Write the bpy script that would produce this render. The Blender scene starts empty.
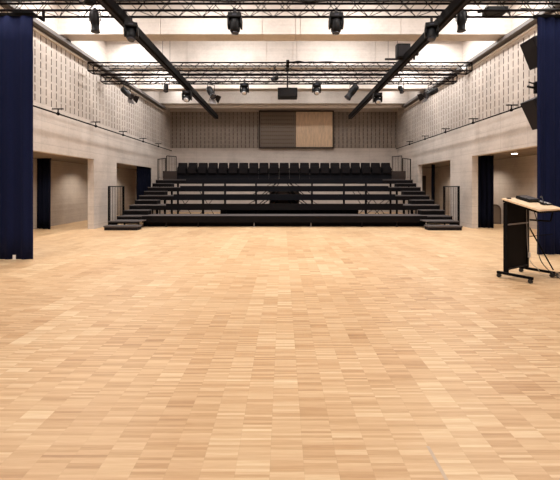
import bpy, bmesh, math, random
from mathutils import Vector, Matrix
random.seed(7)
COL = bpy.context.scene.collection
PI = math.pi
F, VX, VY, EYE = 370.0, 283.0, 187.0, 1.45
def at(px, py, Y):
    return Vector(((px-VX)*Y/F, Y, EYE+(VY-py)*Y/F))

# ------------------------------------------------------------------ materials
def new_mat(name):
    m = bpy.data.materials.new(name); m.use_nodes = True
    nt = m.node_tree; b = nt.nodes['Principled BSDF']
    return m, nt, b
class G:
    """tiny node-graph helper"""
    def __init__(s, nt): s.nt = nt
    def n(s, t, **kw):
        nd = s.nt.nodes.new(t)
        for k, v in kw.items(): setattr(nd, k, v)
        return nd
    def l(s, a, b): s.nt.links.new(a, b)
    def put(s, sock, v):
        if isinstance(v, bpy.types.NodeSocket): s.l(v, sock)
        elif v is not None: sock.default_value = v
    def m(s, op, a, b=None, c=None):
        nd = s.n('ShaderNodeMath', operation=op)
        s.put(nd.inputs[0], a); s.put(nd.inputs[1], b); s.put(nd.inputs[2], c)
        return nd.outputs[0]
    def xyz(s):
        g = s.n('ShaderNodeNewGeometry'); sp = s.n('ShaderNodeSeparateXYZ'); s.l(g.outputs['Position'], sp.inputs[0])
        return g.outputs['Position'], sp.outputs
    def comb(s, x, y, z):
        c = s.n('ShaderNodeCombineXYZ')
        for i, v in enumerate((x, y, z)): s.put(c.inputs[i], v)
        return c.outputs[0]
    def white(s, v):
        w = s.n('ShaderNodeTexWhiteNoise'); s.l(v, w.inputs['Vector']); return w.outputs['Value']
    def noise(s, v, scale, detail=4, rough=.55):
        w = s.n('ShaderNodeTexNoise'); s.l(v, w.inputs['Vector'])
        w.inputs['Scale'].default_value = scale; w.inputs['Detail'].default_value = detail; w.inputs['Roughness'].default_value = rough
        return w.outputs['Fac']
    def ramp(s, f, stops):
        r = s.n('ShaderNodeValToRGB'); s.l(f, r.inputs[0]); e = r.color_ramp.elements
        while len(e) < len(stops): e.new(.5)
        for el, (p, c) in zip(e, stops): el.position = p; el.color = (*c, 1)
        return r.outputs[0]
    def mix(s, f, a, b, mode='MIX'):
        x = s.n('ShaderNodeMix', data_type='RGBA', blend_type=mode)
        s.put(x.inputs[0], f)
        for i, v in ((6, a), (7, b)):
            if isinstance(v, tuple): v = (*v, 1)
            s.put(x.inputs[i], v)
        return x.outputs[2]
    def bump(s, h, b, strength=.2, dist=.01):
        x = s.n('ShaderNodeBump'); s.l(h, x.inputs['Height']); x.inputs['Strength'].default_value = strength
        x.inputs['Distance'].default_value = dist; s.l(x.outputs[0], b.inputs['Normal'])

def plain(name, col, rough=.5, metal=0, var=.12, scale=6, spec=.5):
    m, nt, b = new_mat(name); g = G(nt)
    tc = g.n('ShaderNodeTexCoord')
    f = g.noise(tc.outputs['Object'], scale, 3)
    c = g.mix(f, tuple(v*(1-var) for v in col), tuple(min(1, v*(1+var)) for v in col))
    g.l(c, b.inputs['Base Color'])
    b.inputs['Roughness'].default_value = rough; b.inputs['Metallic'].default_value = metal
    b.inputs['Specular IOR Level'].default_value = spec
    return m
def emit(name, col, strength):
    m, nt, b = new_mat(name)
    b.inputs['Base Color'].default_value = (*col, 1)
    b.inputs['Emission Color'].default_value = (*col, 1); b.inputs['Emission Strength'].default_value = strength
    return m

def concrete(name, col, horiz='y', pw=1.25, ph=.62, joint=.35, board=True):
    m, nt, b = new_mat(name); g = G(nt)
    pos, o = g.xyz()
    hcoord = {'x': o[0], 'y': o[1]}[horiz]
    n1 = g.noise(pos, 1.1, 5, .6); n2 = g.noise(pos, 14, 4, .6)
    strat = g.noise(g.comb(g.m('MULTIPLY', hcoord, .25), 0.0, g.m('MULTIPLY', o[2], 9)), 1.0, 3)
    f = g.m('ADD', g.m('MULTIPLY', n1, .5), g.m('ADD', g.m('MULTIPLY', n2, .2), g.m('MULTIPLY', strat, .3 if board else 0)))
    c = g.ramp(f, [(.3, tuple(v*.72 for v in col)), (.5, col), (.7, tuple(min(1, v*1.2) for v in col))])
    # formwork joints
    fx = g.m('FRACT', g.m('DIVIDE', g.m('ADD', hcoord, 50), pw)); fz = g.m('FRACT', g.m('DIVIDE', g.m('ADD', o[2], 50.08), ph))
    j = g.m('MAXIMUM', g.m('LESS_THAN', fx, .012/pw*1.0), g.m('LESS_THAN', fz, .010/ph))
    c = g.mix(g.m('MULTIPLY', j, joint), c, tuple(v*.45 for v in col))
    g.l(c, b.inputs['Base Color'])
    b.inputs['Roughness'].default_value = .8; b.inputs['Specular IOR Level'].default_value = .25
    g.bump(g.m('ADD', f, g.m('MULTIPLY', j, -.5)), b, .15, .01)
    return m

def parquet():
    m, nt, b = new_mat('oak_finger_parquet'); g = G(nt)
    pos, o = g.xyz()
    B, FW = .176, .0196
    bx = g.m('FLOOR', g.m('DIVIDE', g.m('ADD', o[0], 40.02), B))
    yo = g.m('ADD', o[1], 40.0)
    by = g.m('FLOOR', g.m('DIVIDE', yo, B)); fy = g.m('FLOOR', g.m('DIVIDE', yo, FW))
    # panels of several blocks have come from different batches
    px_ = g.m('FLOOR', g.m('DIVIDE', bx, 3)); py_ = g.m('FLOOR', g.m('DIVIDE', by, 9))
    rb = g.white(g.comb(bx, by, 1.0)); rf = g.white(g.comb(bx, fy, 2.0)); rp = g.white(g.comb(bx, g.m('FLOOR', g.m('DIVIDE', by, 3)), 3.0)); rq = g.white(g.comb(px_, py_, 5.0))
    grain = g.noise(g.comb(g.m('MULTIPLY', o[0], 7), g.m('MULTIPLY', o[1], 150), g.m('MULTIPLY', rf, 9)), 1.0, 4)
    big = g.noise(pos, .45, 3)
    t = g.m('ADD', g.m('MULTIPLY', rf, .34), g.m('MULTIPLY', rb, .10))
    t = g.m('ADD', t, g.m('MULTIPLY', rp, .08)); t = g.m('ADD', t, g.m('MULTIPLY', rq, .12))
    t = g.m('ADD', t, g.m('MULTIPLY', grain, .36)); t = g.m('ADD', t, g.m('MULTIPLY', big, .06))
    c = g.ramp(t, [(.20, (.40, .225, .11)), (.36, (.54, .335, .175)), (.50, (.615, .405, .225)), (.64, (.68, .475, .275)), (.84, (.80, .63, .405))])
    fx = g.m('FRACT', g.m('DIVIDE', g.m('ADD', o[0], 40.02), B)); ff = g.m('FRACT', g.m('DIVIDE', yo, FW))
    j = g.m('MAXIMUM', g.m('LESS_THAN', fx, .012), g.m('LESS_THAN', ff, .05))
    c = g.mix(g.m('MULTIPLY', j, .15), c, (.22, .12, .06))
    g.l(c, b.inputs['Base Color'])
    r = g.m('ADD', .34, g.m('MULTIPLY', g.m('ADD', rf, big), .10)); g.l(r, b.inputs['Roughness'])
    b.inputs['Specular IOR Level'].default_value = .45
    g.bump(g.m('ADD', grain, g.m('MULTIPLY', j, -1.0)), b, .06, .002)
    return m

def velvet(name, col):
    m, nt, b = new_mat(name); g = G(nt)
    tc = g.n('ShaderNodeTexCoord')
    f = g.noise(tc.outputs['Object'], 40, 3)
    g.l(g.mix(f, tuple(v*.8 for v in col), tuple(v*1.2 for v in col)), b.inputs['Base Color'])
    b.inputs['Roughness'].default_value = .9; b.inputs['Specular IOR Level'].default_value = .1
    b.inputs['Sheen Weight'].default_value = .08; b.inputs['Sheen Tint'].default_value = (.25, .33, .9, 1); b.inputs['Sheen Roughness'].default_value = .4
    return m

def woodpanel(name, col, axis=0):
    m, nt, b = new_mat(name); g = G(nt)
    tc = g.n('ShaderNodeTexCoord'); sp = g.n('ShaderNodeSeparateXYZ'); g.l(tc.outputs['Object'], sp.inputs[0])
    s = [3, 3, 3]; s[axis] = .6
    v = g.comb(g.m('MULTIPLY', sp.outputs[0], s[0]*4), g.m('MULTIPLY', sp.outputs[1], s[1]*4), g.m('MULTIPLY', sp.outputs[2], s[2]*4))
    f = g.noise(v, 1.2, 5)
    g.l(g.ramp(f, [(.3, tuple(x*.82 for x in col)), (.7, tuple(min(1, x*1.12) for x in col))]), b.inputs['Base Color'])
    b.inputs['Roughness'].default_value = .45
    return m

WC = (.55, .492, .448)
M = dict(
    floor=parquet(),
    conc_y=concrete('cast_concrete_side', WC, 'y', joint=.5),
    conc_x=concrete('cast_concrete_cross', WC, 'x'),
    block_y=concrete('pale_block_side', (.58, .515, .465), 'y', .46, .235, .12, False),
    block_x_shaded=concrete('shaded_block_back', (.36, .305, .265), 'x', .46, .235, .2, False),  # same blocks, darkened in colour because no direct light reaches the back wall
    beam=concrete('ceiling_concrete', (.62, .57, .53), 'x', 40, 40, 0, True),
    soffit=concrete('ceiling_slab', (.62, .54, .47), 'x', 3, 3, .2, False),
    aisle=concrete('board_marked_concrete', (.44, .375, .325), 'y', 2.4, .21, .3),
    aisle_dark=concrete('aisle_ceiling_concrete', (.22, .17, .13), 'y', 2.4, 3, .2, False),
    slot=plain('acoustic_slot_dark', (.075, .048, .035), .9),  # dark felt; slot sides get it too, standing in for their shade
    ledge=plain('grey_ledge', (.125, .115, .11), .6, 0, .1, 2),
    trunk=plain('white_trunking', (.85, .80, .74), .5),
    black=plain('black_powder_coat', (.004, .0035, .004), .7, 0, .3, 12, .08),
    truss=plain('black_truss_tube', (.006, .004, .005), .7, 0, .3, 10, .08),
    dark=plain('dark_grey_steel', (.016, .014, .016), .6, 0, .12, 6, .2),
    fixture=plain('fixture_black_plastic', (.005, .005, .006), .5, 0, .3, 10, .2),
    grey=plain('brushed_grey_metal', (.30, .28, .29), .35, .5),
    lens=plain('glass_lens', (.55, .55, .58), .12, .5),
    darklens=plain('dark_glass_lens', (.05, .055, .075), .1, .2),
    tread=plain('grey_step_carpet', (.095, .083, .082), .85, 0, .2, 30, .2),
    deck=plain('dark_deck', (.013, .011, .012), .85, 0, .2, 20, .2),
    fascia=plain('black_tribune_fascia', (.0050, .0038, .0042), .75, 0, .2, 8, .12),
    fascia_navy=plain('dark_navy_upholstery', (.0035, .0035, .006), .9, 0, .2, 20, .2),
    seat=plain('black_brown_seat_fabric', (.0055, .004, .005), .9, 0, .25, 30, .2),
    navy=velvet('navy_velvet', (.007, .0105, .040)),
    navy_dark=plain('dark_navy_cloth', (.004, .005, .012), .95, 0, .2, 20, .05),
    tan=woodpanel('pale_wood_panel', (.74, .55, .38), 2),
    desk=woodpanel('pale_birch_top', (.80, .60, .40), 0),
    frame=plain('dark_brown_frame', (.03, .018, .014), .6),
    lath=plain('taupe_acoustic_lath', (.21, .17, .14), .8),
    label=plain('white_label', (.8, .8, .8), .6),
    scratch=plain('pale_scratch', (.55, .42, .31), .5),
    cable=plain('black_rubber_cable', (.012, .012, .012), .55),
    silver=plain('silver_cable', (.5, .48, .47), .4, .3),
    speaker=plain('charcoal_speaker_box', (.014, .011, .015), .6),
    door=plain('dark_door_paint', (.03, .02, .018), .5),
    lamp=emit('downlight_glow', (1, .93, .82), 9),
    white=plain('white_plastic', (.75, .74, .73), .4),
    wheel=plain('black_caster_rubber', (.01, .01, .01), .6),
)

# ------------------------------------------------------------------ mesh helpers
class MB:
    def __init__(s): s.b = bmesh.new(); s.mi = 0
    def box(s, x0, x1, y0, y1, z0, z1, mi=0, mat=None):
        c = [Vector((x, y, z)) for z in (z0, z1) for x, y in ((x0, y0), (x1, y0), (x1, y1), (x0, y1))]
        if mat is not None: c = [mat @ p for p in c]
        v = [s.b.verts.new(p) for p in c]
        for f in ((0, 3, 2, 1), (4, 5, 6, 7), (0, 1, 5, 4), (1, 2, 6, 5), (2, 3, 7, 6), (3, 0, 4, 7)):
            fa = s.b.faces.new([v[i] for i in f]); fa.material_index = mi
        return s
    def quad(s, pts, mi=0):
        f = s.b.faces.new([s.b.verts.new(p) for p in pts]); f.material_index = mi
    def tube(s, p, q, r, n=8, r2=None, mi=0):
        p, q = Vector(p), Vector(q); d = (q-p)
        if d.length < 1e-6: return s
        d.normalize(); a = d.orthogonal().normalized(); b = d.cross(a)
        r2 = r if r2 is None else r2
        A = [s.b.verts.new(p+(a*math.cos(t)+b*math.sin(t))*r) for t in [2*PI*i/n for i in range(n)]]
        B = [s.b.verts.new(q+(a*math.cos(t)+b*math.sin(t))*r2) for t in [2*PI*i/n for i in range(n)]]
        for i in range(n):
            f = s.b.faces.new([A[i], A[(i+1) % n], B[(i+1) % n], B[i]]); f.smooth = n > 6; f.material_index = mi
        s.b.faces.new(A[::-1]).material_index = mi; s.b.faces.new(B).material_index = mi
        return s
    def lathe(s, prof, n=16, mat=None, mi=0):
        """prof: list of (radius, z) along local Z"""
        rings = []
        for r, z in prof:
            ring = [Vector((r*math.cos(2*PI*i/n), r*math.sin(2*PI*i/n), z)) for i in range(n)]
            if mat is not None: ring = [mat @ p for p in ring]
            rings.append([s.b.verts.new(p) for p in ring])
        for A, B in zip(rings, rings[1:]):
            for i in range(n):
                f = s.b.faces.new([A[i], A[(i+1) % n], B[(i+1) % n], B[i]]); f.smooth = True; f.material_index = mi
        s.b.faces.new(rings[0][::-1]).material_index = mi; s.b.faces.new(rings[-1]).material_index = mi
        return s
    def path(s, pts, r, n=6):
        pts = [Vector(p) for p in pts]; rings = []
        for i, p in enumerate(pts):
            d = (pts[min(i+1, len(pts)-1)]-pts[max(i-1, 0)]).normalized()
            a = d.cross(Vector((.13, .2, 1))).normalized(); b = d.cross(a)
            rings.append([s.b.verts.new(p+(a*math.cos(2*PI*k/n)+b*math.sin(2*PI*k/n))*r) for k in range(n)])
        for A, B in zip(rings, rings[1:]):
            for i in range(n): s.b.faces.new([A[i], A[(i+1) % n], B[(i+1) % n], B[i]]).smooth = True
        s.b.faces.new(rings[0][::-1]); s.b.faces.new(rings[-1])
        return s
    def prism(s, poly, z0, z1, mat=None):
        lo = [Vector((x, y, z0)) for x, y in poly]; hi = [Vector((x, y, z1)) for x, y in poly]
        if mat is not None: lo = [mat @ p for p in lo]; hi = [mat @ p for p in hi]
        A = [s.b.verts.new(p) for p in lo]; B = [s.b.verts.new(p) for p in hi]; n = len(A)
        for i in range(n): s.b.faces.new([A[i], A[(i+1) % n], B[(i+1) % n], B[i]])
        s.b.faces.new(A[::-1]); s.b.faces.new(B)
        return s
    def build(s, name, mats, parent=None, bevel=0, loc=None):
        bmesh.ops.recalc_face_normals(s.b, faces=s.b.faces[:])
        me = bpy.data.meshes.new(name); s.b.to_mesh(me); s.b.free()
        if not isinstance(mats, (list, tuple)): mats = [mats]
        for m in mats: me.materials.append(m)
        o = bpy.data.objects.new(name, me); COL.objects.link(o)
        if parent is not None: o.parent = parent
        if loc is not None: o.location = loc
        if bevel:
            md = o.modifiers.new('bevel', 'BEVEL'); md.width = bevel; md.segments = 2; md.limit_method = 'ANGLE'
        return o
def tag(o, label, cat, group=None):
    o['label'] = label; o['category'] = cat
    if group: o['group'] = group
    return o
def thing(name, label, cat, loc=(0, 0, 0), rotz=0, group=None):
    o = bpy.data.objects.new(name, None); COL.objects.link(o); o.location = loc; o.rotation_euler = (0, 0, rotz)
    o.empty_display_size = .1
    return tag(o, label, cat, group)
def struct(name, mb, mats, parent=None):
    o = mb.build(name, mats, parent)
    if parent is None: o['kind'] = 'structure'
    return o
def dup(root, loc, rotz, label, group=None):
    r = root.copy(); COL.objects.link(r); r.location = loc; r.rotation_euler = (0, 0, rotz); r['label'] = label
    if group: r['group'] = group
    for ch in list(root.children):
        c = ch.copy(); COL.objects.link(c); c.parent = r
        for gch in list(ch.children):
            d = gch.copy(); COL.objects.link(d); d.parent = c
    return r

# ------------------------------------------------------------------ the hall
XL, XR, CX = -6.52, 6.62, .06
YF, YB = -3.5, 21.4
ZT = 7.4
LIN = {-1: 2.41, 1: 2.53}
LEDGE = {-1: 5.75, 1: 5.83}
PIPE = {-1: 3.515, 1: 3.625}
AXW = 2.05   # aisle width
TH = .21

f = MB(); f.box(XL-AXW-.6, XR+AXW+.6, YF-.3, YB+.4, -.2, 0); struct('floor', f, M['floor'])
c = MB(); c.box(XL-.4, XR+.4, YF-.3, YB+.4, ZT, ZT+.2); struct('ceiling', c, M['soffit'])

def slot_wall(mb, origin, udir, ulen, z0, z1, ndir, pitch=.23, zp=.235, sw=.030, sh=.178, depth=.10, mi=0, mi_slot=1):
    """face of perforated blocks: a grid of quads with recessed vertical slots"""
    nu = int(ulen/pitch); nz = int(round((z1-z0)/zp))
    O = Vector(origin); U = Vector(udir); N = Vector(ndir)
    def P(u, z, d=0): return O+U*u+Vector((0, 0, z))-N*d
    for i in range(nu+1):
        a = i*pitch; b = min((i+1)*pitch, ulen)
        if b-a < .02: break
        if b-a < pitch*.9:
            mb.quad([P(a, z0), P(b, z0), P(b, z1), P(a, z1)], mi); continue
        m0 = (a+b)/2-sw/2; m1 = (a+b)/2+sw/2
        mb.quad([P(a, z0), P(m0, z0), P(m0, z1), P(a, z1)], mi)
        mb.quad([P(m1, z0), P(b, z0), P(b, z1), P(m1, z1)], mi)
        prev = z0
        for k in range(nz):
            s0 = z0+k*zp+(zp-sh)/2+(.012 if i % 2 else -.012); s1 = s0+sh
            mb.quad([P(m0, prev), P(m1, prev), P(m1, s0), P(m0, s0)], mi)
            for A, B in (((m0, s0), (m1, s0)), ((m1, s0), (m1, s1)), ((m1, s1), (m0, s1)), ((m0, s1), (m0, s0))):
                mb.quad([P(*A), P(*B), P(*B, depth), P(*A, depth)], mi_slot)
            mb.quad([P(m0, s0, depth), P(m1, s0, depth), P(m1, s1, depth), P(m0, s1, depth)], mi_slot)
            prev = s1
        mb.quad([P(m0, prev), P(m1, prev), P(m1, z1), P(m0, z1)], mi)

SZ0, SZ1 = 3.69, 5.57
for sgn, X, side in ((-1, XL, 'left'), (1, XR, 'right')):
    lin = LIN[sgn]; o = X+sgn*TH
    w = MB()
    def bx(y0, y1, z0, z1, mi=0): w.box(min(X, o), max(X, o), y0, y1, z0, z1, mi)
    bx(YF, YB, lin, SZ0 + (0 if sgn < 0 else .0))          # lintel band
    bx(YF, 5.2, 0, lin); bx(12.75 if sgn < 0 else 12.96, 14.5 if sgn < 0 else 14.64, 0, lin); bx(18.4 if sgn < 0 else 18.15, YB, 0, lin)
    bx(YF, YB, SZ1, ZT)
    w.box(o-.02, o+.02, YF, YB, SZ0, SZ1)
    slot_wall(w, (X, YF, 0), (0, 1, 0), YB-YF, SZ0, SZ1, (-sgn, 0, 0), mi=1, mi_slot=2)
    struct('wall_'+side, w, [M['conc_y'], M['block_y'], M['slot']])
    # aisle behind the openings
    ax = X+sgn*AXW
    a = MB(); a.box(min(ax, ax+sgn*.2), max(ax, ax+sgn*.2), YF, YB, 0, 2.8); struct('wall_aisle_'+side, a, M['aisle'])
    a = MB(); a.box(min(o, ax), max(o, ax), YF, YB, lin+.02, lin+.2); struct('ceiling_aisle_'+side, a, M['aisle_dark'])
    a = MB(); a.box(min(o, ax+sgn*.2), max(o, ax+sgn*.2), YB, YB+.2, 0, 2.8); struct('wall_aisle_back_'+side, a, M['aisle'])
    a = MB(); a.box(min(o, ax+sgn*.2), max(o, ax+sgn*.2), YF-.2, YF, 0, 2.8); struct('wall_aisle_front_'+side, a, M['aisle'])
    # grey ledge with pale trunking below it
    L = LEDGE[sgn]; i = X-sgn*.21
    t = MB(); t.box(min(X, i), max(X, i), YF, 20.1, L-.10, L); struct('trim_%d' % (1 if sgn < 0 else 2), t, M['ledge'])
    t = MB(); t.box(min(X, X-sgn*.06), max(X, X-sgn*.06), YF, 20.1, L-.20, L-.165); struct('trim_%d' % (3 if sgn < 0 else 4), t, M['trunk'])
    t = MB(); t.tube((X-sgn*.17, YF, L+.012), (X-sgn*.17, 20.1, L+.012), .013); struct('trim_%d' % (5 if sgn < 0 else 6), t, M['trunk'])

w = MB()
w.box(XL, XR, YB, YB+.25, 0, SZ0); w.box(XL, XR, YB, YB+.25, SZ1+.235, ZT); w.box(XL, XR, YB+.15, YB+.25, SZ0, SZ1+.235)
slot_wall(w, (XL, YB, 0), (1, 0, 0), XR-XL, SZ0, SZ1+.235, (0, -1, 0), pitch=.235, mi=1, mi_slot=2)
struct('wall_back', w, [concrete('cast_concrete_back', (.54, .475, .43), 'x', 2.5, 5, .35), M['block_x_shaded'], M['slot']])
w = MB(); w.box(XL, XR, YF-.25, YF, 0, ZT); struct('wall_front', w, M['conc_x'])

# ceiling beams, cast in lengths with open joints
for k, y0 in enumerate([-1.1, 1.85, 4.8, 7.75, 10.7, 13.65, 16.6, 19.55]):
    m = MB(); cuts = [XL]+[CX+v for v in (-3.6, -.66, .30, .44, 3.35)]+[XR]
    for a, b in zip(cuts, cuts[1:]): m.box(a+(.008 if a > XL else 0), b-(.008 if b < XR else 0), y0, y0+.5, 5.87, ZT)
    m.box(XL, XR, y0+.03, y0+.47, 5.9, ZT)
    struct('trim_%d' % (7+k), m, M['beam'])
m = MB(); m.box(XL, XR, 20.0, 20.12, 5.78, 5.86)
m.tube((XL, 20.0, 5.74), (XR, 20.0, 5.74), .03); struct('trim_15', m, M['trunk'])

# door in the far end of the right aisle
d = MB(); d.box(7.75, 8.25, YB-.05, YB+.0, 0, 2.1); do = struct('door_1', d, M['door'])
h = MB(); h.tube((7.83, YB-.09, 1.05), (7.95, YB-.09, 1.05), .012); h.tube((7.83, YB-.09, 1.05), (7.83, YB-.04, 1.05), .012); h.build('door_handle', M['grey'], do)

# ------------------------------------------------------------------ framed panel on the back wall
q0 = at(259, 111, YB); q1 = at(333.5, 148.5, YB); zt, zb = q0.z, q1.z; x0, x1 = q0.x, q1.x; ym = YB
t = thing('wall_panel', 'large dark-framed wall panel, half taupe slats and half pale wood, on the back wall', 'wall panel', ((x0+x1)/2, ym, zb))
def R(px0, px1, y0, y1, z0, z1, mb): return mb.box(px0-t.location.x, px1-t.location.x, y0-ym, y1-ym, z0-zb, z1-zb)
m = MB(); R(x0, x1, ym-.16, ym, zt-.07, zt, m); R(x0, x1, ym-.16, ym, zb, zb+.07, m); R(x0, x0+.07, ym-.16, ym, zb, zt, m); R(x1-.07, x1, ym-.16, ym, zb, zt, m)
m.build('frame', M['frame'], t, .006)
xm = at(296, 0, YB).x
m = MB(); R(xm, x1-.07, ym-.11, ym-.05, zb+.07, zt-.07, m); m.build('wood_panel', M['tan'], t)
m = MB(); R(x0+.07, xm, ym-.05, ym-.03, zb+.07, zt-.07, m); m.build('backing', M['slot'], t)
m = MB(); n = 17
for i in range(n):
    a = x0+.07+(xm-x0-.07)*i/n; R(a, a+.08, ym-.09, ym-.05, zb+.07, zt-.07, m)
for i in range(9):
    a = zb+.07+(zt-zb-.14)*(i+.5)/9; R(x0+.07, xm, ym-.075, ym-.05, a-.07, a+.07, m)
m.build('slat_grid', M['lath'], t)

# ------------------------------------------------------------------ tribune
Yk = [13.4+k for k in range(5)]; Zk = [.40+.35*k for k in range(5)]
HW = 5.17; SO = 6.05
tr = thing('retractable_tribune', 'black five-tier retractable tribune with open tiers in front of the back wall', 'tribune', (CX, 13.4, 0))
OX, OY = CX, 13.4
def TB(mb, x0, x1, y0, y1, z0, z1): return mb.box(x0, x1, y0-OY, y1-OY, z0, z1)
for k in range(5):
    y, z = Yk[k], Zk[k]; ye = y+1.06 if k < 4 else 18.7
    hw = HW if k == 0 else 4.62
    m = MB(); TB(m, -hw, hw, y+.03, ye, z-.05, z); pl = m.build('platform', M['tread'] if k == 0 else M['deck'], tr)
    m = MB()
    if k == 0: TB(m, -HW, HW, y, y+.03, z-.24, z)
    else: TB(m, -hw, hw, y, y+.04, z-.20, z+.05 if k < 4 else z+.02)
    m.build('fascia', M['fascia'] if k in (0, 1) else M['fascia_navy'], pl, .004)
    if k in (0, 4):
        m = MB(); TB(m, -HW, HW, y-.012, y+.02, z-.015 if k == 0 else z+.02, z+.004 if k == 0 else z+.035); m.build('nosing', M['dark'], pl)
    for s in (-1, 1):
        a, b = (hw, SO) if s > 0 else (-SO, -hw)
        m = MB(); TB(m, a, b, y, ye, z-.035, z); sp = m.build('side_platform', M['tread'], tr)
        m = MB(); TB(m, a, b, y+.01, y+.05, z-.2, z-.035); m.build('fascia', M['fascia'], sp)
        a, b = (HW, SO) if s > 0 else (-SO, -HW)
        if k > 0:
            m = MB(); TB(m, a, b, y-.46, y-.01, z-.175-.03, z-.175); st = m.build('half_step', M['tread'], tr)
            m = MB(); TB(m, a+.0, b-.0, y-.44, y-.40, z-.345, z-.205); TB(m, a, a+.03, y-.4, y-.01, z-.345, z-.205); TB(m, b-.03, b, y-.4, y-.01, z-.345, z-.205)
            m.build('riser', M['fascia'], st)
# set-back plinth under the first tier, with small feet in front
m = MB(); TB(m, -HW, HW, 13.58, 13.62, .012, .2); m.build('plinth', M['black'], tr)
for px in (166, 198, 254, 311, 362, 397):
    x = (px-VX)*13.45/F-CX
    m = MB(); m.tube((x, .08, .02), (x, .08, .17), .022); m.lathe([(.04, 0), (.04, .015), (.02, .03)], 12, Matrix.Translation((x, .08, 0)))
    m.build('foot', M['grey'] if px in (254, 311) else M['dark'], tr)
# frames: posts under each tier, with sloping braces
for px in (203, 225, 256, 312, 344, 366):
    x = (px-VX)*17.5/F-CX
    m = MB()
    m.box(x-.05, x+.05, .2, 5.2, .03, .11)
    m.build('base_rail', M['black'], tr)
    for k in range(1, 5):
        xx = (px-VX)*(Yk[k]+.1)/F-CX
        m = MB(); TB(m, xx-.04, xx+.04, Yk[k]+.08, Yk[k]+.16, .0, Zk[k]-.05); m.build('post', M['black'], tr)
for s in (-1, 1):
    for k in range(1, 5):
        m = MB(); TB(m, s*HW-.05 if s < 0 else s*HW-.03, s*HW+.03 if s < 0 else s*HW+.05, Yk[k]+.6, Yk[k]+.68, 0, Zk[k]-.05); m.build('post', M['black'], tr)
def br(a, b, r=.018):
    m = MB(); m.tube((a[0]-CX, a[1]-OY, a[2]), (b[0]-CX, b[1]-OY, b[2]), r, 6); m.build('brace', M['black'], tr)
for k, Y in ((1, 14.9), (2, 15.9), (3, 16.9), (4, 17.9)):
    zz = Zk[k]-.06
    for c0 in (-.62, -.35, .35, .62):
        br((c0*.35, Y, zz), (c0*2.3, Y, max(.05, zz-1.0)), .022)
        if k > 1: br((c0*.6, Y, zz), (c0*3.0, Y, max(.05, zz-.9)), .014)
for xa, xb in ((-3.7, -2.9), (3.0, 3.8), (3.6, 4.6), (-4.7, -3.9), (3.2, 4.4)):
    br((xa, 15.6, .05), (xb, 15.6, 1.0), .014); br((xb, 16.2, .05), (xa, 16.2, 1.35), .014)
m = MB(); TB(m, -.72, .72, 17.9, 18.3, .55, 1.5); m.build('gap_shade_box', M['slot'], tr)  # dark box added in place of the shade behind the middle gaps
m = MB(); TB(m, -2.6, 3.0, 15.0, 15.05, .35, .72); m.build('gap_dark_panel', M['deck'], tr)  # dark panel added so the lowest gap reads dark across the middle
# cable tray strip low under first gap on the right and its twin on the left: pale timber packers
for x0_, x1_ in ((-3.95, -3.5), (-3.3, -2.6), (2.75, 3.2), (3.3, 3.95)):
    m = MB(); TB(m, x0_, x1_, 14.9, 15.1, .05, .34); m.build('timber_packer', M['tan'], tr)
# side guards
def guard(pa, pb, za, zb, ta, tb, n, name='guard_rail', pw=.028):
    """pa,pb xy ends, base heights, top heights"""
    g_ = MB(); pa = Vector((pa[0]-CX, pa[1]-OY)); pb = Vector((pb[0]-CX, pb[1]-OY))
    g_.tube((pa.x, pa.y, ta), (pb.x, pb.y, tb), .02, 6); o = g_.build(name, M['dark'], tr)
    m = MB(); m.tube((pa.x, pa.y, za+.08), (pb.x, pb.y, zb+.08), .014, 6); m.build('bottom_rail', M['dark'], o)
    for p, z, tp in ((pa, za, ta), (pb, zb, tb)):
        m = MB(); m.box(p.x-pw, p.x+pw, p.y-pw, p.y+pw, z, tp+.015); m.build('post', M['black'], o)
    m = MB()
    for i in range(1, n):
        p = pa.lerp(pb, i/n); m.tube((p.x, p.y, za+(zb-za)*i/n+.08), (p.x, p.y, ta+(tb-ta)*i/n), .008, 5)
    m.build('balusters', M['dark'], o)
for s in (-1, 1):
    gx = .03+s*6.26; gy = CX+s*5.97
    guard((gx, 13.25), (gx, 14.45), .05, .1, 1.47, 1.47, 9)
    guard((gy, 17.5), (gy, 18.62), 1.8, 1.8, 2.76, 2.9, 5, pw=.018)
    guard((CX+s*5.93, 18.66), (CX+s*5.45, 18.66), 1.8, 1.8, 3.02, 2.98, 6, pw=.016)
    m = MB(); TB(m, *( (5.3, 6.0) if s > 0 else (-6.0, -5.3)), 18.3, 18.55, 1.80, 2.24); m.build('end_box', M['frame'], tr)
    m = MB(); TB(m, *((SO-.0, SO+.04) if s > 0 else (-SO-.04, -SO)), 13.42, 14.45, .12, .40); m.build('side_panel', M['fascia'], tr)
    for k in range(5):
        m = MB(); TB(m, *((SO-.05, SO) if s > 0 else (-SO, -SO+.05)), Yk[k]+.5, Yk[k]+.55, 0, Zk[k]-.035); m.build('post', M['black'], tr)
    # second step, cantilevered off the first tier
    m = MB(); TB(m, *((4.89, 6.0) if s > 0 else (-6.09, -5.0)), 12.75, 13.38, .235, .275); st = m.build('entry_step', M['tread'], tr, .004)
    m = MB(); TB(m, *((4.91, 5.98) if s > 0 else (-6.07, -5.02)), 12.78, 12.82, .175, .235); TB(m, *((5.94, 5.98) if s > 0 else (-6.07, -6.03)), 12.8, 13.35, 0, .235)
    m.build('riser', M['fascia'], st)
# loose bottom steps
for s, side in ((-1, 'left'), (1, 'right')):
    t = thing('step_block', 'low charcoal step block on the floor at the %s foot of the tribune' % side, 'step', (s*5.425, 12.34, 0), 0, 'bottom step blocks')
    m = MB(); m.box(-.57, .57, 0, .42, .10, .15); m.build('tread', M['tread'], t, .006)
    m = MB(); m.box(-.55, .55, .02, .40, 0, .10); m.build('base', M['deck'], t)

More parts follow.
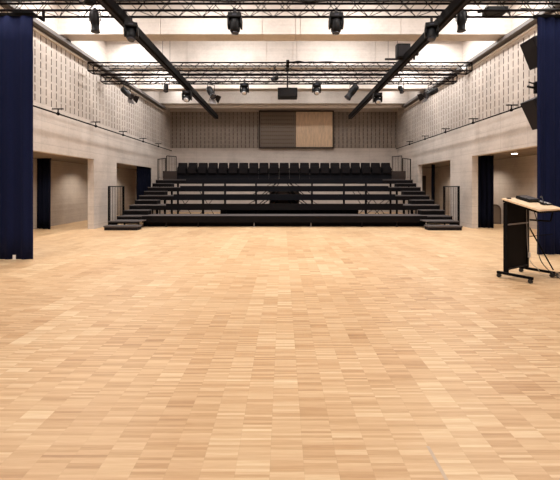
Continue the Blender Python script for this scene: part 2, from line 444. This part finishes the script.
# tribune seats, tip-up, top row
def make_seat(label):
    t = thing('tribune_seat', label, 'seat', (0, 0, 0), 0, 'seats along the top tier')
    m = MB(); m.prism([(-.222, .40), (.222, .40), (.228, .62), (.22, .815), (.20, .835), (-.20, .835), (-.22, .815), (-.228, .62)], -.03, .03, Matrix.Translation((0, .2, 0)) @ Matrix.Rotation(PI/2-.12, 4, 'X'))
    m.build('backrest', M['seat'], t, .015)
    m = MB(); m.box(-.20, .20, .03, .11, .30, .63); m.build('seat_cushion', M['seat'], t, .02)
    m = MB(); m.box(-.245, .245, .12, .17, 0.0, .56); m.build('support_panel', M['fascia_navy'], t)
    m = MB(); m.box(.212, .243, -.02, .2, .47, .52); m.box(.215, .24, .1, .16, .3, .47); m.build('armrest', M['black'], t, .006)
    return t
ordn = ['leftmost', 'second', 'third', 'fourth', 'fifth', 'sixth', 'seventh', 'eighth', 'ninth', 'tenth']
def seat_label(i):
    if i == 0: return 'black tip-up seat, leftmost of the top tribune row'
    if i == 20: return 'black tip-up seat, rightmost of the top tribune row'
    if i == 10: return 'black tip-up seat, exactly in the middle of the top tribune row'
    if i < 10: return 'black tip-up seat, %s from the left end of the top tribune row' % ordn[i]
    return 'black tip-up seat, %s from the right end of the top tribune row' % ordn[20-i]
first = None
for i in range(21):
    x = CX+(i-10)*.494
    if first is None: first = make_seat(seat_label(0)); first.location = (x, 17.75, 1.80)
    else: dup(first, (x, 17.75, 1.80), 0, seat_label(i))

# ------------------------------------------------------------------ trusses
def truss(label, xa, xb, y, z, r=.024, b=.30, h=.29):
    t = thing('box_truss', label, 'truss', ((xa+xb)/2, y, z), 0, 'black trusses across the hall')
    L = (xb-xa)/2
    for yy, zz in ((0, 0), (b, 0), (0, h), (b, h)):
        m = MB(); m.tube((-L, yy, zz), (L, yy, zz), r, 8); m.build('chord', M['truss'], t)
    n = int(round(2*L/.26)); step = 2*L/n
    for f_, (A, B) in enumerate((((0, 0), (b, 0)), ((0, h), (b, h)), ((0, 0), (0, h)), ((b, 0), (b, h)))):
        m = MB()
        for i in range(n):
            a, c_ = (A, B) if (i+f_) % 2 else (B, A)
            m.tube((-L+i*step, *a), (-L+(i+1)*step, *c_), .0075, 5)
        m.build('lacing', M['truss'], t)
    for s in (-L, L):
        m = MB()
        for A, B in (((0, 0), (b, 0)), ((0, h), (b, h)), ((0, 0), (0, h)), ((b, 0), (b, h))): m.tube((s, *A), (s, *B), r*.8, 6)
        m.build('end_frame', M['truss'], t)
    for xx in (-L*.62, L*.62):
        m = MB(); m.tube((xx, b/2, h), (xx, b/2, ZT-z), .006, 5); m.tube((xx, 0, h), (xx, b/2, h+.3), .005, 5); m.tube((xx, b, h), (xx, b/2, h+.3), .005, 5); m.build('hanging_wire', M['dark'], t)
    return t
truss('black box truss nearest the front, carrying the two big navy curtains', XL+.1, XR-.1, 7.75, 5.15, .026)
truss('black box truss in the middle of the hall, the longest of the two far ones', at(88, 0, 11.9).x, at(472, 0, 11.9).x, 11.9, 5.187, b=.34, h=.265)
truss('black box truss farthest back, just behind another truss', at(101, 0, 12.95).x, at(457, 0, 12.95).x, 12.95, 5.14, h=.22)

def tcable(label, pts, r=.02, grp='cables tied along the trusses'):
    m = MB(); m.path(smooth(pts, 8), r, 7); tag(m.build('truss_cable', M['cable']), label, 'cable', grp)
def smooth(pts, n=10):
    pts = [Vector(p) for p in pts]; out = []
    P = [pts[0]]+pts+[pts[-1]]
    for i in range(1, len(P)-2):
        for k in range(n):
            s = k/n; a, b, c_, d = P[i-1], P[i], P[i+1], P[i+2]
            out.append(.5*((2*b)+(c_-a)*s+(2*a-5*b+4*c_-d)*s*s+(3*b-a-3*c_+d)*s**3))
    out.append(pts[-1]); return out
rr_ = random.Random(4)
def wavy(xa, xb, y, z, n, amp): return [(xa+(xb-xa)*i/n, y+rr_.uniform(-.02, .02), z+rr_.uniform(-amp, amp)) for i in range(n+1)]
tcable('thick black cable bundle lying along the top of the nearest truss', wavy(-6.2, 6.2, 8.0, 5.49, 22, .012), .032)
tcable('black cable looping between fixtures along the underside of the farthest truss', wavy(-4.6, 4.7, 13.22, 5.20, 40, .045), .015)
tcable('black cable lying on top of the middle truss, right of the projector pole', wavy(.1, 1.7, 11.92, 5.48, 8, .02), .022)
tcable('black cable looped inside the middle truss', wavy(-5.6, 5.9, 12.15, 5.30, 44, .05), .013)
tcable('black cable drooping from the right end of the nearest truss beside the curtain', [(5.0, 7.8, 5.2), (5.25, 7.7, 5.13), (5.6, 7.75, 5.16), (6.1, 7.78, 5.16)], .03)
t = thing('splitter_box', 'flat black splitter box inside the right part of the nearest truss', 'splitter box', (at(495, 0, 7.9).x, 7.9, 5.15))
m = MB(); m.box(-.22, .22, -.12, .12, 0, .11); m.build('housing', M['fixture'], t, .01)
m = MB(); m.tube((.22, 0, .05), (.34, .02, .03), .015); m.tube((-.22, 0, .05), (-.36, .02, .02), .015); m.build('plug_lead', M['cable'], t)

# two black bars running the depth of the hall
for s, xx, side in ((-1, -3.39, 'left'), (1, 3.42, 'right')):
    t = thing('lighting_bar', 'long black lighting bar running towards the back wall, the %s one' % side, 'lighting bar', (xx, 5.5, 4.96), 0, 'long black lighting bars')
    m = MB(); m.box(-.09, .09, 0, 13.4, -.04, .15); m.build('bar', M['black'], t, .006)
    m = MB(); m.box(-.03, .03, .1, 13.3, -.06, -.04); m.build('cable_channel', M['dark'], t)
    for yy in (2.4, 6.55, 7.6):
        m = MB(); m.box(-.04, .04, yy-.03, yy+.03, .15, .22); m.build('clamp', M['dark'], t)

# ------------------------------------------------------------------ stage lights
def moving_head(label, loc, s=1.0, lensmat='darklens', tilt=0, rot=0, drop=0):
    t = thing('moving_head_light', label, 'stage light', loc, rot, 'moving head lights')
    m = MB(); m.box(-.03*s, .03*s, -.04*s, .04*s, -.06*s-drop, .06); m.build('clamp', M['dark'], t)
    m = MB(); m.box(-.15*s, .15*s, -.12*s, .12*s, -.17*s-drop, -.06*s-drop); b_ = m.build('base', M['fixture'], t, .012*s)
    m = MB(); m.box(-.05*s, .05*s, -.124*s, -.119*s, -.135*s-drop, -.10*s-drop); m.build('display', M['darklens'], b_)
    m = MB()
    for e in (-1, 1): m.prism([(-.06*s, -.39*s-drop), (.06*s, -.39*s-drop), (.10*s, -.30*s-drop), (.10*s, -.17*s-drop), (-.10*s, -.17*s-drop), (-.10*s, -.30*s-drop)], e*.125*s, e*.163*s, Matrix(((0, 0, 1, 0), (1, 0, 0, 0), (0, 1, 0, 0), (0, 0, 0, 1))))
    m.box(-.163*s, .163*s, -.05*s, .05*s, -.19*s-drop, -.165*s-drop)
    m.build('yoke', M['fixture'], t, .006*s)
    T = Matrix.Translation((0, 0, -.32*s-drop)) @ Matrix.Rotation(tilt, 4, 'X')
    m = MB(); m.lathe([(.07*s, .14*s), (.115*s, .11*s), (.122*s, .03*s), (.122*s, -.06*s), (.11*s, -.13*s), (.085*s, -.165*s)], 18, T); hd = m.build('head', M['fixture'], t)
    m = MB(); m.lathe([(.09*s, -.166*s), (.08*s, -.185*s), (.04*s, -.195*s)], 18, T); m.build('lens', M[lensmat], hd)
    m = MB(); m.lathe([(.119*s, -.02*s), (.119*s, -.035*s)], 18, T); m.build('trim_ring', M['grey'], hd)
    return t
def prof(label, top, aim, length=.42, r=.085, doors=True, cat_name='spotlight', lens='darklens', dz=.34):
    """spotlight hanging at `top`, its body centred below and pointing along aim"""
    t = thing(cat_name, label, 'stage light', top, 0, 'spotlights')
    d = Vector(aim).normalized(); T = Matrix.Translation((0, 0, -dz)) @ d.to_track_quat('Z', 'Y').to_matrix().to_4x4()
    m = MB(); m.box(-.025, .025, -.03, .03, -.07, .02); m.build('clamp', M['dark'], t)
    side = d.cross(Vector((0, 0, 1)))
    if side.length < .1: side = Vector((1, 0, 0))
    side.normalize(); m = MB(); c0 = Vector((0, 0, -.07)); q = side*(r+.025)
    m.tube(c0-q, c0+q, .012, 6); m.tube(c0-q, Vector((0, 0, -dz))-q, .012, 6); m.tube(c0+q, Vector((0, 0, -dz))+q, .012, 6); m.build('yoke', M['fixture'], t)
    m = MB(); h = length/2
    m.lathe([(r*.6, -h), (r*.95, -h*.9), (r, -h*.5), (r, h*.2), (r*.85, h*.3), (r*.9, h*.95), (r*1.02, h)], 16, T); b_ = m.build('body', M['fixture'], t)
    m = MB(); m.lathe([(r*.85, h), (r*.8, h+.012), (r*.3, h+.02)], 16, T); m.build('lens', M[lens], b_)
    if doors:
        for e in range(4):
            RR = T @ Matrix.Rotation(e*PI/2, 4, 'Z') @ Matrix.Translation((0, r*.95, h)) @ Matrix.Rotation(-.5, 4, 'X')
            w1 = r*.85; w2 = r*1.25
            m = MB(); m.prism([(-w1, 0), (w1, 0), (w2, .17), (-w2, .17)], -.003, .003, RR @ Matrix(((1, 0, 0, 0), (0, 0, 1, 0), (0, 1, 0, 0), (0, 0, 0, 1)))); m.build('barn_door', M['dark'] if e % 2 else M['grey'], t)
    return t
zt_ = 5.125
moving_head('black moving head light on the nearest truss, left of the centre', (at(235, 0, 7.75).x, 7.75, zt_), .92)
moving_head('black moving head light on the nearest truss, right of the centre', (at(336, 0, 7.75).x, 7.75, zt_), .92)
prof('black tube spotlight pointing down from the left end of the nearest truss', (at(95, 0, 7.75).x, 7.75, zt_+.05), (.06, -.03, -1), .44, .09, False, dz=.26)
prof('black tube spotlight pointing down from the right end of the nearest truss', (at(461.5, 0, 7.75).x, 7.75, zt_+.05), (-.03, -.03, -1), .40, .09, False, dz=.26)
moving_head('black moving head light under the near end of the left lighting bar', (-3.20, 7.8, 4.95), .86, 'darklens', -.4, .3)
moving_head('black moving head light under the near end of the right lighting bar', (3.15, 7.85, 4.97), .86, 'darklens', -.4, -.3)
moving_head('moving head light with a bright round lens, under the left lighting bar', (-3.39, 13.07, 4.90), .98, 'lens', -.95)
moving_head('moving head light with a shiny lens, under the far part of the right lighting bar', (3.42, 13.4, 4.90), .98, 'lens', -.95)
moving_head('moving head light hanging from the farthest truss, left of the projector', (at(244.5, 0, 12.95).x, 12.95, zt_), .95, 'lens', -.75)
moving_head('moving head light hanging from the farthest truss, right of the projector', (at(316.5, 0, 12.95).x, 12.95, zt_), .95, 'lens', -.75)
prof('spotlight with barn doors by the left wall, at the end of the farthest truss', (at(127, 0, 12.95).x, 12.95, 5.08), (.75, -.45, -.62), .58, .105)
prof('spotlight with barn doors on the farthest truss, between the left bar and a moving head', (at(211, 0, 12.95).x, 12.95, 5.1), (.45, -.55, -.75), .50, .115)
prof('tilted black spotlight on the farthest truss, left of the right lighting bar', (at(352, 0, 12.95).x, 12.95, 5.12), (-.62, -.2, -.85), .58, .125, False)
prof('spotlight with barn doors by the right wall, at the end of the farthest truss', (at(431, 0, 12.95).x, 12.95, 5.10), (-.8, -.3, -.42), .56, .11)
prof('small spotlight on the farthest truss, left of the left lighting bar', (at(166, 0, 12.95).x, 12.95, 5.26), (.1, -.5, -.8), .3, .085, False)
prof('small spotlight on the farthest truss, right of the right lighting bar', (at(401, 0, 12.95).x, 12.95, 5.2), (.1, -.5, -.8), .26, .08, False)
prof('small fixture on the middle truss, just left of the projector pole', (at(275, 0, 11.9).x, 11.9, 5.28), (-.6, -.5, -.3), .24, .07, False)
t = prof('small silver-lens fixture on top of the nearest truss by the right lighting bar', (at(463, 0, 7.9).x, 7.9, 5.62), (-.2, -.9, -.2), .28, .08, False, 'spotlight', 'lens', .2)
t = prof('round greenish-lens fixture on top of the nearest truss by the left lighting bar', (at(86, 0, 7.9).x, 7.9, 5.66), (-.2, -.9, -.2), .28, .11, False, 'spotlight', 'lens', .2)

# projector on its pole
t = thing('projector', 'flat black projector hanging on a pole in the centre of the trusses', 'projector', (at(287.5, 0, 12.55).x, 12.55, 4.44))
m = MB(); m.box(-.33, .33, -.22, .22, .02, .33); b_ = m.build('body', M['fixture'], t, .02)
m = MB()
for i in range(7): m.box(-.29, .29, -.226, -.22, .06+i*.033, .075+i*.033)
m.build('vent', M['dark'], b_)
m = MB(); m.lathe([(.06, 0), (.055, .04), (.03, .045)], 16, Matrix.Translation((.18, .22, .18)) @ Matrix.Rotation(-PI/2, 4, 'X')); m.build('lens', M['darklens'], b_)
m = MB(); m.tube((0, 0, .33), (0, 0, 1.1), .028, 10); m.box(-.1, .1, -.1, .1, .33, .36); m.box(-.05, .05, -.68, .42, 1.03, 1.09); m.build('pole', M['dark'], t)

# boxy gear clamped behind the right bar
t = thing('dimmer_box', 'square black dimmer box standing out behind the right lighting bar', 'dimmer box', (at(404, 0, 10.2).x, 10.2, 5.02))
m = MB(); m.box(-.19, .19, 0, .2, 0, .40); m.build('housing', M['fixture'], t, .03)
m = MB(); m.box(-.14, .14, -.006, 0, .05, .34); m.build('face_plate', M['dark'], t)
m = MB(); m.box(-.5, .25, .05, .11, -.04, .0); m.box(.19, .42, .03, .1, .08, .15); m.tube((.3, .06, -.04), (.3, .06, .12), .03); m.build('bracket', M['dark'], t)

# ------------------------------------------------------------------ wall pipes
for s, X, side in ((-1, XL, 'left'), (1, XR, 'right')):
    px = X-s*.17; z = PIPE[s]
    t = thing('wall_pipe', 'thin black pipe on brackets along the %s wall' % side, 'pipe', (px, 4, z), 0, 'black wall pipes')
    m = MB(); m.tube((0, 0, 0), (0, 17.1, 0), .022, 8); m.build('pipe', M['black'], t)
    for yy in (6.3, 8.4, 10.45, 12.55, 14.7, 16.8, 18.85):
        m = MB(); m.box(-.15 if s > 0 else -.17, .17 if s > 0 else .15, yy-4-.015, yy-4+.015, .125, .155)
        m.box(-.012, .012, yy-4-.012, yy-4+.012, .0, .14); m.lathe([(.045, -.02), (.045, .02)], 10, Matrix.Translation((0, yy-4, 0)) @ Matrix.Rotation(PI/2, 4, 'X')); m.build('bracket', M['black'], t)

# ------------------------------------------------------------------ curtains
def curtain(pts_fn, n, z0, z1, zseg=10, th=.03, flare=.25):
    """pts_fn(t) -> (x, y, nx, ny); folds deepen towards the hem"""
    m = MB(); F_, B_ = [], []
    for j in range(zseg+1):
        v = j/zseg; z = z0+(z1-z0)*v; A, Bq = [], []
        for i in range(n+1):
            x, y, nx, ny, a = pts_fn(i/n, v)
            A.append(m.b.verts.new((x+nx*(a+th/2), y+ny*(a+th/2), z))); Bq.append(m.b.verts.new((x+nx*(a-th/2), y+ny*(a-th/2), z)))
        F_.append(A); B_.append(Bq)
    for j in range(zseg):
        for i in range(n):
            for Q, fl in ((F_, 0), (B_, 1)):
                q = [Q[j][i], Q[j][i+1], Q[j+1][i+1], Q[j+1][i]]
                m.b.faces.new(q[::-1] if fl else q).smooth = True
        for i in (0, n): m.b.faces.new([F_[j][i], B_[j][i], B_[j+1][i], F_[j+1][i]])
    for j in (0, zseg):
        for i in range(n): m.b.faces.new([F_[j][i], F_[j][i+1], B_[j][i+1], B_[j][i]])
    return m
def straight(xa, ya, xb, yb, folds, amp, seed=0):
    d = Vector((xb-xa, yb-ya)); L = d.length; nx, ny = -d.y/L, d.x/L
    rnd = random.Random(seed); ph = [rnd.uniform(0, 6.28) for _ in range(4)]
    def f(t, v):
        a = amp*(.75+.25*(1-v))*(math.sin(2*PI*folds*t+ph[0]+.5*math.sin(3*t+ph[2]))+.35*math.sin(2*PI*folds*2.3*t+ph[1]+v*.6))
        return xa+d.x*t, ya+d.y*t, nx, ny, a
    return f
# big front curtains
zc = 4.83; xe = at(32.3, 0, 7.33).x
t = thing('stage_curtain', 'tall navy velvet curtain hanging at the left edge of the hall', 'curtain', (xe, 7.33, 0), 0, 'tall navy stage curtains')
m = curtain(straight(XL+.15-xe, 0, 0, 0, 4, .022, 3), 90, .02, zc); m.build('cloth', M['navy'], t)
m = MB(); m.box(XL+.15-xe, .06, -.03, .05, zc, zc+.06); m.box(-.35, .02, -.05, .07, zc+.05, zc+.09); m.build('track', M['black'], t)
for a_, b_ in ((-.07, -.03), (-1.2, -1.16)):
    m = MB(); m.box(a_, b_, .0, .44, zc+.09, zc+.12); m.box(a_, b_, .40, .44, zc+.12, zc+.32); m.build('track_hanger', M['black'], t)
lb = at(21.5, 254.5, 7.42)
m = MB(); m.box(lb.x-xe-.028, lb.x-xe+.028, -.115, -.108, .035, .125); m.build('tag', M['label'], t)
xe = at(537.5, 0, 7.9).x; zc = 5.06
t = thing('stage_curtain', 'tall navy velvet curtain hanging at the right edge of the hall behind the lectern', 'curtain', (xe, 7.9, 0), 0, 'tall navy stage curtains')
m = curtain(straight(0, 0, XR-.15-xe, 0, 4.5, .022, 9), 90, .012, zc); m.build('cloth', M['navy'], t)
m = MB(); m.box(-.06, XR-.15-xe, -.03, .05, zc, zc+.06); m.build('track', M['black'], t)
# curtains in the side openings
def side_curtain(label, xa, ya, xb, yb, z0, z1, folds, amp, seed, mat='navy_dark'):
    t = thing('aisle_curtain', label, 'curtain', (xa, ya, 0), 0, 'dark curtains in the side aisles')
    curtain(straight(0, 0, xb-xa, yb-ya, folds, amp, seed), 50, z0, z1, 6).build('cloth', M[mat], t)
    m = MB(); m.tube((0, 0, z1+.015), (xb-xa, yb-ya, z1+.015), .018); m.build('track', M['black'], t)
side_curtain('narrow dark navy curtain in the left aisle, beside the left stage curtain', at(37.5, 0, 12.8).x, 12.8, at(51, 0, 12.6).x, 12.6, .02, 2.42, 3, .05, 2)
side_curtain('dark navy curtain in the right opening, next to the concrete pier', at(475.5, 0, 13.2).x, 13.12, at(493.5, 0, 12.9).x, 12.9, .02, 2.56, 3.5, .05, 4)
side_curtain('dark curtain in the left opening beside the tribune steps', XL-.19, 16.95, XL-.09, 18.36, .1, 2.40, 6, .05, 5)
side_curtain('narrow dark curtain in the right aisle beside the tribune steps', at(443, 0, 16.3).x+.15, 17.9, at(443, 0, 16.3).x+.42, 18.3, .1, 2.55, 2, .03, 6)

# ------------------------------------------------------------------ wall loudspeakers (right)
def speaker(label, c, tilt, w=.62, h=.62, d=.42):
    t = thing('loudspeaker', label, 'loudspeaker', c, 0, 'loudspeakers on the right wall')
    T = Matrix.Rotation(tilt, 4, 'Y')
    m = MB(); m.prism([(-.0, -w/2), (-.0, w/2), (d, w/2*.8), (d, -w/2*.8)], -h/2, h/2, T); m.build('cabinet', M['speaker'], t, .012)
    m = MB(); m.box(-.012, 0, -w/2+.02, w/2-.02, -h/2+.02, h/2-.02, 0, T); m.build('grille', M['dark'], t)
    dx = XR-c[0]
    m = MB(); m.tube((.2, 0, .0), (dx, 0, .12), .025); m.box(dx-.02, dx, -.1, .1, 0, .25); m.build('bracket', M['black'], t)
speaker('charcoal loudspeaker high on the right wall, tilted down, the upper of two', (at(531.5, 0, 8.8).x, 8.8, at(0, 54, 8.8).z), -.38, .5, .68, .34)
speaker('charcoal loudspeaker on the right wall below the black pipe, the lower of two', (at(533, 0, 8.8).x, 8.8, at(0, 115, 8.8).z), -.44, .5, .72, .34)
t = thing('wall_bracket', 'small black bracket with knobs between the two right wall loudspeakers', 'bracket', (XR-.01, 9.55, at(0, 88, 9.55).z))
m = MB(); m.box(-.12, 0, -.05, .05, -.14, .16); m.build('plate', M['black'], t, .01)
m = MB(); m.tube((-.3, 0, .04), (-.1, 0, 0), .03); m.tube((-.3, -.05, .14), (-.1, 0, .1), .016); m.build('arm', M['black'], t)
# small camera on left ledge and pale dome at the right wall
t = thing('ledge_clip', 'small dark clamp on the grey ledge above the left slotted wall', 'clamp', (XL+.15, 10.95, 5.75))
m = MB(); m.box(-.06, .05, -.09, .09, 0, .06); m.build('body', M['dark'], t, .01)
t = thing('dome_lamp', 'round pale dome lamp on the right wall at the end of the middle truss', 'lamp', (XR-.09, 13.1, 5.66))
m = MB(); m.lathe([(.12, 0), (.14, .05), (.12, .13), (.06, .18)], 18, Matrix.Rotation(-PI/2, 4, 'Y')); m.build('dome', M['white'], t)
m = MB(); m.box(0, .09, -.05, .05, -.05, .05); m.build('mount', M['grey'], t)

# ------------------------------------------------------------------ right aisle: downlight and leaning board
t = thing('downlight', 'small round downlight in the ceiling of the right aisle', 'downlight', (at(514.5, 0, 12.0).x, 12.0, LIN[1]+.022))
m = MB(); m.lathe([(.11, -.025), (.11, 0)], 20); m.build('rim', M['white'], t)
m = MB(); m.lathe([(.085, -.032), (.085, -.026)], 20); m.build('diffuser', M['lamp'], t)
bp = at(496.5, 0, 14.8)
t = thing('arched_board', 'grey-brown round-topped board leaning on the right aisle wall', 'board', (8.35, 14.55, 0), -.5)
arch = [(-.2, 0), (.2, 0)]+[(.2*math.cos(a), .55+.22*math.sin(a)) for a in [PI*i/12 for i in range(13)]]
m = MB(); m.prism(arch, -.02, .02, Matrix.Rotation(PI/2-.06, 4, 'X')); m.build('panel', plain('grey_brown_board', (.13, .10, .085), .6), t)
m = MB(); m.prism([(x*.75, .05+y*.85) for x, y in arch], .02, .03, Matrix.Rotation(PI/2-.06, 4, 'X')); m.build('face', plain('pale_grey_board', (.22, .18, .15), .6), t)

# ------------------------------------------------------------------ lectern
O = Vector((3.515, 5.88, 0)); u = Vector((.85, .53, 0)).normalized(); ang = math.atan2(u.y, u.x)
# local x along the width, local -y towards the speaker side (towards the camera)
t = thing('lectern', 'black rolling lectern with a pale sloping wooden top at the right edge', 'lectern', O, ang)
W = .70
def slope_z(y): return 1.262+y*.30       # y negative towards the low edge
# top
T = Matrix.Identity(4)
def topbox(x0, x1, y0, y1, dz0, dz1):
    m = MB(); c = []
    for z in (dz0, dz1):
        for x, y in ((x0, y0), (x1, y0), (x1, y1), (x0, y1)): c.append(m.b.verts.new((x, y, slope_z(y)+z)))
    for f_ in ((0, 3, 2, 1), (4, 5, 6, 7), (0, 1, 5, 4), (1, 2, 6, 5), (2, 3, 7, 6), (3, 0, 4, 7)): m.b.faces.new([c[i] for i in f_])
    return m
topbox(-.0, W+.07, -.50, .04, -.025, 0).build('desktop', M['desk'], t)
topbox(.02, W+.05, -.48, .03, -.06, -.031).build('top_frame', M['black'], t)
m = MB(); m.box(.05, W, -.015, .015, .12, 1.20); m.build('front_panel', M['fascia'], t)
for x in (0, W): 
    q = .055 if x == 0 else 0; m = MB(); m.box(x-.025+q, x+.025+q, -.03, .03, .075, 1.2); m.build('post', M['black'], t)
    m = MB(); m.box(x-.022, x+.022, -.42, .11, .06, .10); ft = m.build('foot', M['black'], t, .006)
    for yy in (-.38, .08):
        m = MB(); m.tube((x-.02, yy, .032), (x+.02, yy, .032), .031, 14); m.box(x-.026, x+.026, yy-.018, yy+.018, .03, .062); m.build('caster', M['wheel'], ft)
for zz in (.84, .13):
    m = MB(); m.box(.05, W, -.032, -.015, zz, zz+.022); m.build('cross_rail', M['grey'] if zz > .5 else M['dark'], t)
m = MB(); m.tube((W, -.02, .90), (W, -.36, .90), .014); m.tube((W, -.36, .90), (W, -.40, 1.10), .012); m.build('side_rail', M['black'], t)
m = MB(); m.tube((W, -.0, .86), (W, -.40, .12), .011); m.tube((W-.02, -.05, .62), (W-.02, -.40, .70), .006); m.build('brace', M['black'], t)
def put(lx, ly, dz=0): return O+Vector((math.cos(ang)*lx-math.sin(ang)*ly, math.sin(ang)*lx+math.cos(ang)*ly, slope_z(ly)+dz))
sl = math.atan(.30)
def on_top(name, label, cat, lx, ly, mb, mat, extra=()):
    th_ = thing(name, label, cat, put(lx, ly, .0), 0); th_.rotation_euler = (sl, 0, ang)
    mb.build('body', mat, th_, .004)
    for nm, mm, mt in extra: mm.build(nm, mt, th_)
    return th_
a = MB(); a.box(-.17, .17, -.11, .11, 0, .05); b1 = MB()
for i in range(8):
    for j in range(3): b1.box(-.145+i*.037, -.145+i*.037+.024, -.08+j*.055, -.05+j*.055, .05, .058)
on_top('control_panel', 'flat black control panel with grey buttons lying on the lectern top', 'control panel', .52, -.10, a, M['fixture'], [('buttons', b1, M['grey'])])
a = MB(); a.box(-.09, .09, -.12, .12, 0, .02); b1 = MB(); b1.box(-.07, .07, -.1, .1, .02, .023)
on_top('tablet', 'small grey tablet in a dark case lying at the right side of the lectern top', 'tablet', .70, -.24, a, M['fixture'], [('screen', b1, M['silver'])])
a = MB(); a.box(-.05, .05, -.015, .015, 0, .014)
on_top('pen_tray', 'small dark clip at the back edge of the lectern top', 'clip', .14, -.0, a, M['fixture'])
th_ = thing('microphone', 'gooseneck microphone lying across the right end of the lectern top', 'microphone', put(.55, -.32, .0), ang)
m = MB(); m.box(-.035, .035, -.035, .035, 0, .03); m.build('base', M['fixture'], th_)
m = MB(); m.path([(0, 0, .03), (.03, .02, .09), (.09, .06, .12), (.16, .11, .12)], .007); m.build('gooseneck', M['cable'], th_)
m = MB(); m.lathe([(.008, 0), (.016, .01), (.018, .04), (.01, .055)], 12, Matrix.Translation((.16, .11, .12)) @ Matrix.Rotation(PI/2, 4, 'Y')); m.build('capsule', M['dark'], th_)

# cables hanging from the lectern and pooled on the floor
def L2(lx, ly, z): return O+Vector((math.cos(ang)*lx-math.sin(ang)*ly, math.sin(ang)*lx+math.cos(ang)*ly, z))
def smooth(pts, n=10):
    pts = [Vector(p) for p in pts]; out = []
    P = [pts[0]]+pts+[pts[-1]]
    for i in range(1, len(P)-2):
        for k in range(n):
            s = k/n; a, b, c_, d = P[i-1], P[i], P[i+1], P[i+2]
            out.append(.5*((2*b)+(c_-a)*s+(2*a-5*b+4*c_-d)*s*s+(3*b-a-3*c_+d)*s**3))
    out.append(pts[-1]); return out
def cable(label, pts, mat, r=.006, parent_extra=None):
    m = MB(); m.path(smooth(pts), r); o = m.build('cable', mat); tag(o, label, 'cable', 'lectern cables'); return o
cable('black cable hanging from the lectern top down to the floor', [L2(.62, -.12, 1.17), L2(.66, -.2, .8), L2(.60, -.22, .45), L2(.64, -.28, .2), L2(.68, -.5, .012), L2(.8, -.62, .012), L2(1.0, -.5, .012), L2(1.15, -.3, .012)], M['cable'], .007)
cable('pale grey cable looping beside the right legs of the lectern', [L2(.60, -.05, 1.17), L2(.52, -.1, .55), L2(.56, -.12, .25), L2(.66, -.2, .10), L2(.74, -.22, .02), L2(.85, -.35, .01), L2(.95, -.6, .01), L2(1.1, -.55, .01)], M['silver'], .005)
coil = []
for i in range(60):
    a_ = i*.42; coil.append(L2(.80+.13*math.cos(a_)*(1+.12*math.sin(i*.31)), -.50+.12*math.sin(a_), .012+.0012*i))
m = MB(); m.path(coil, .006); tag(m.build('cable_coil', M['cable']), 'loose coil of black cable on the floor right of the lectern', 'cable')
pw = thing('power_plug', 'small white plug hanging on a cable under the lectern', 'plug', L2(.58, -.1, .33))
m = MB(); m.box(-.018, .018, -.015, .015, -.045, .045); m.build('body', M['white'], pw, .006)
m = MB(); m.tube((0, 0, .045), (0, 0, .84), .004); m.build('cord', M['silver'], pw)

# pale tape near the camera: thin strip for a wear streak in the floor
m = MB(); m.box(-.009, .009, -.14, .14, .0005, .0012); o = m.build('floor_scratch', M['scratch'], loc=(.81, 1.93, 0)); tag(o, 'short faded pale tape stuck on the parquet nearest the camera', 'scratch')

# ------------------------------------------------------------------ lights
def area(name, loc, sx, sy, power, col=(1, .95, .88), rot=(0, 0, 0)):
    d = bpy.data.lights.new(name, 'AREA'); d.shape = 'RECTANGLE'; d.size = sx; d.size_y = sy; d.energy = power; d.color = col
    o = bpy.data.objects.new(name, d); COL.objects.link(o); o.location = loc; o.rotation_euler = rot; return o
WARM = (1, .96, .925)
for k, (y, e) in enumerate(((-2.2, 45), (.75, 60), (3.7, 90), (6.65, 120), (9.6, 150), (12.5, 150), (15.45, 150), (18.4, 50))):
    for x in (-1.9, 1.9):
        area('coffer_lamp', (CX+x, y-.55, 6.75), 2.0, .2, e*.52, WARM, (.35, 0, 0))
    for x in (-5.5, 5.5):
        area('coffer_side_lamp', (CX+x, y, 6.75), .14, 1.7, e*.56, WARM, (0, 0, 0))
for s in (-1, 1):
    for y in (8.0, 11.5, 15.0, 18.6):
        d = bpy.data.lights.new('aisle_downlight', 'SPOT'); d.energy = 85; d.spot_size = 2.5; d.spot_blend = .8; d.shadow_soft_size = .05; d.color = (1, .90, .78)
        o = bpy.data.objects.new('aisle_downlight', d); COL.objects.link(o); o.location = ((XR if s > 0 else XL)+s*1.1, y, LIN[s]-.04)

w = bpy.data.worlds.new('World'); bpy.context.scene.world = w; w.use_nodes = True
w.node_tree.nodes['Background'].inputs[0].default_value = (.9, .85, .8, 1); w.node_tree.nodes['Background'].inputs[1].default_value = .05

# ------------------------------------------------------------------ camera
cd = bpy.data.cameras.new('camera'); cam = bpy.data.objects.new('camera', cd); COL.objects.link(cam)
cam.location = (0, 0, EYE); cam.rotation_euler = (PI/2, 0, 0)
cd.sensor_fit = 'HORIZONTAL'; cd.sensor_width = 36; cd.lens = F/560*36
cd.shift_x = -(VX-280)/560; cd.shift_y = -(240-VY)/560
cd.clip_start = .05
sc = bpy.context.scene; sc.camera = cam
vs = sc.view_settings; vs.view_transform = 'Standard'; vs.look = 'None'; vs.gamma = 1; vs.use_curve_mapping = False; vs.exposure = .48
sc.cycles.use_denoising = True
sc.cycles.max_bounces = 10; sc.cycles.diffuse_bounces = 6
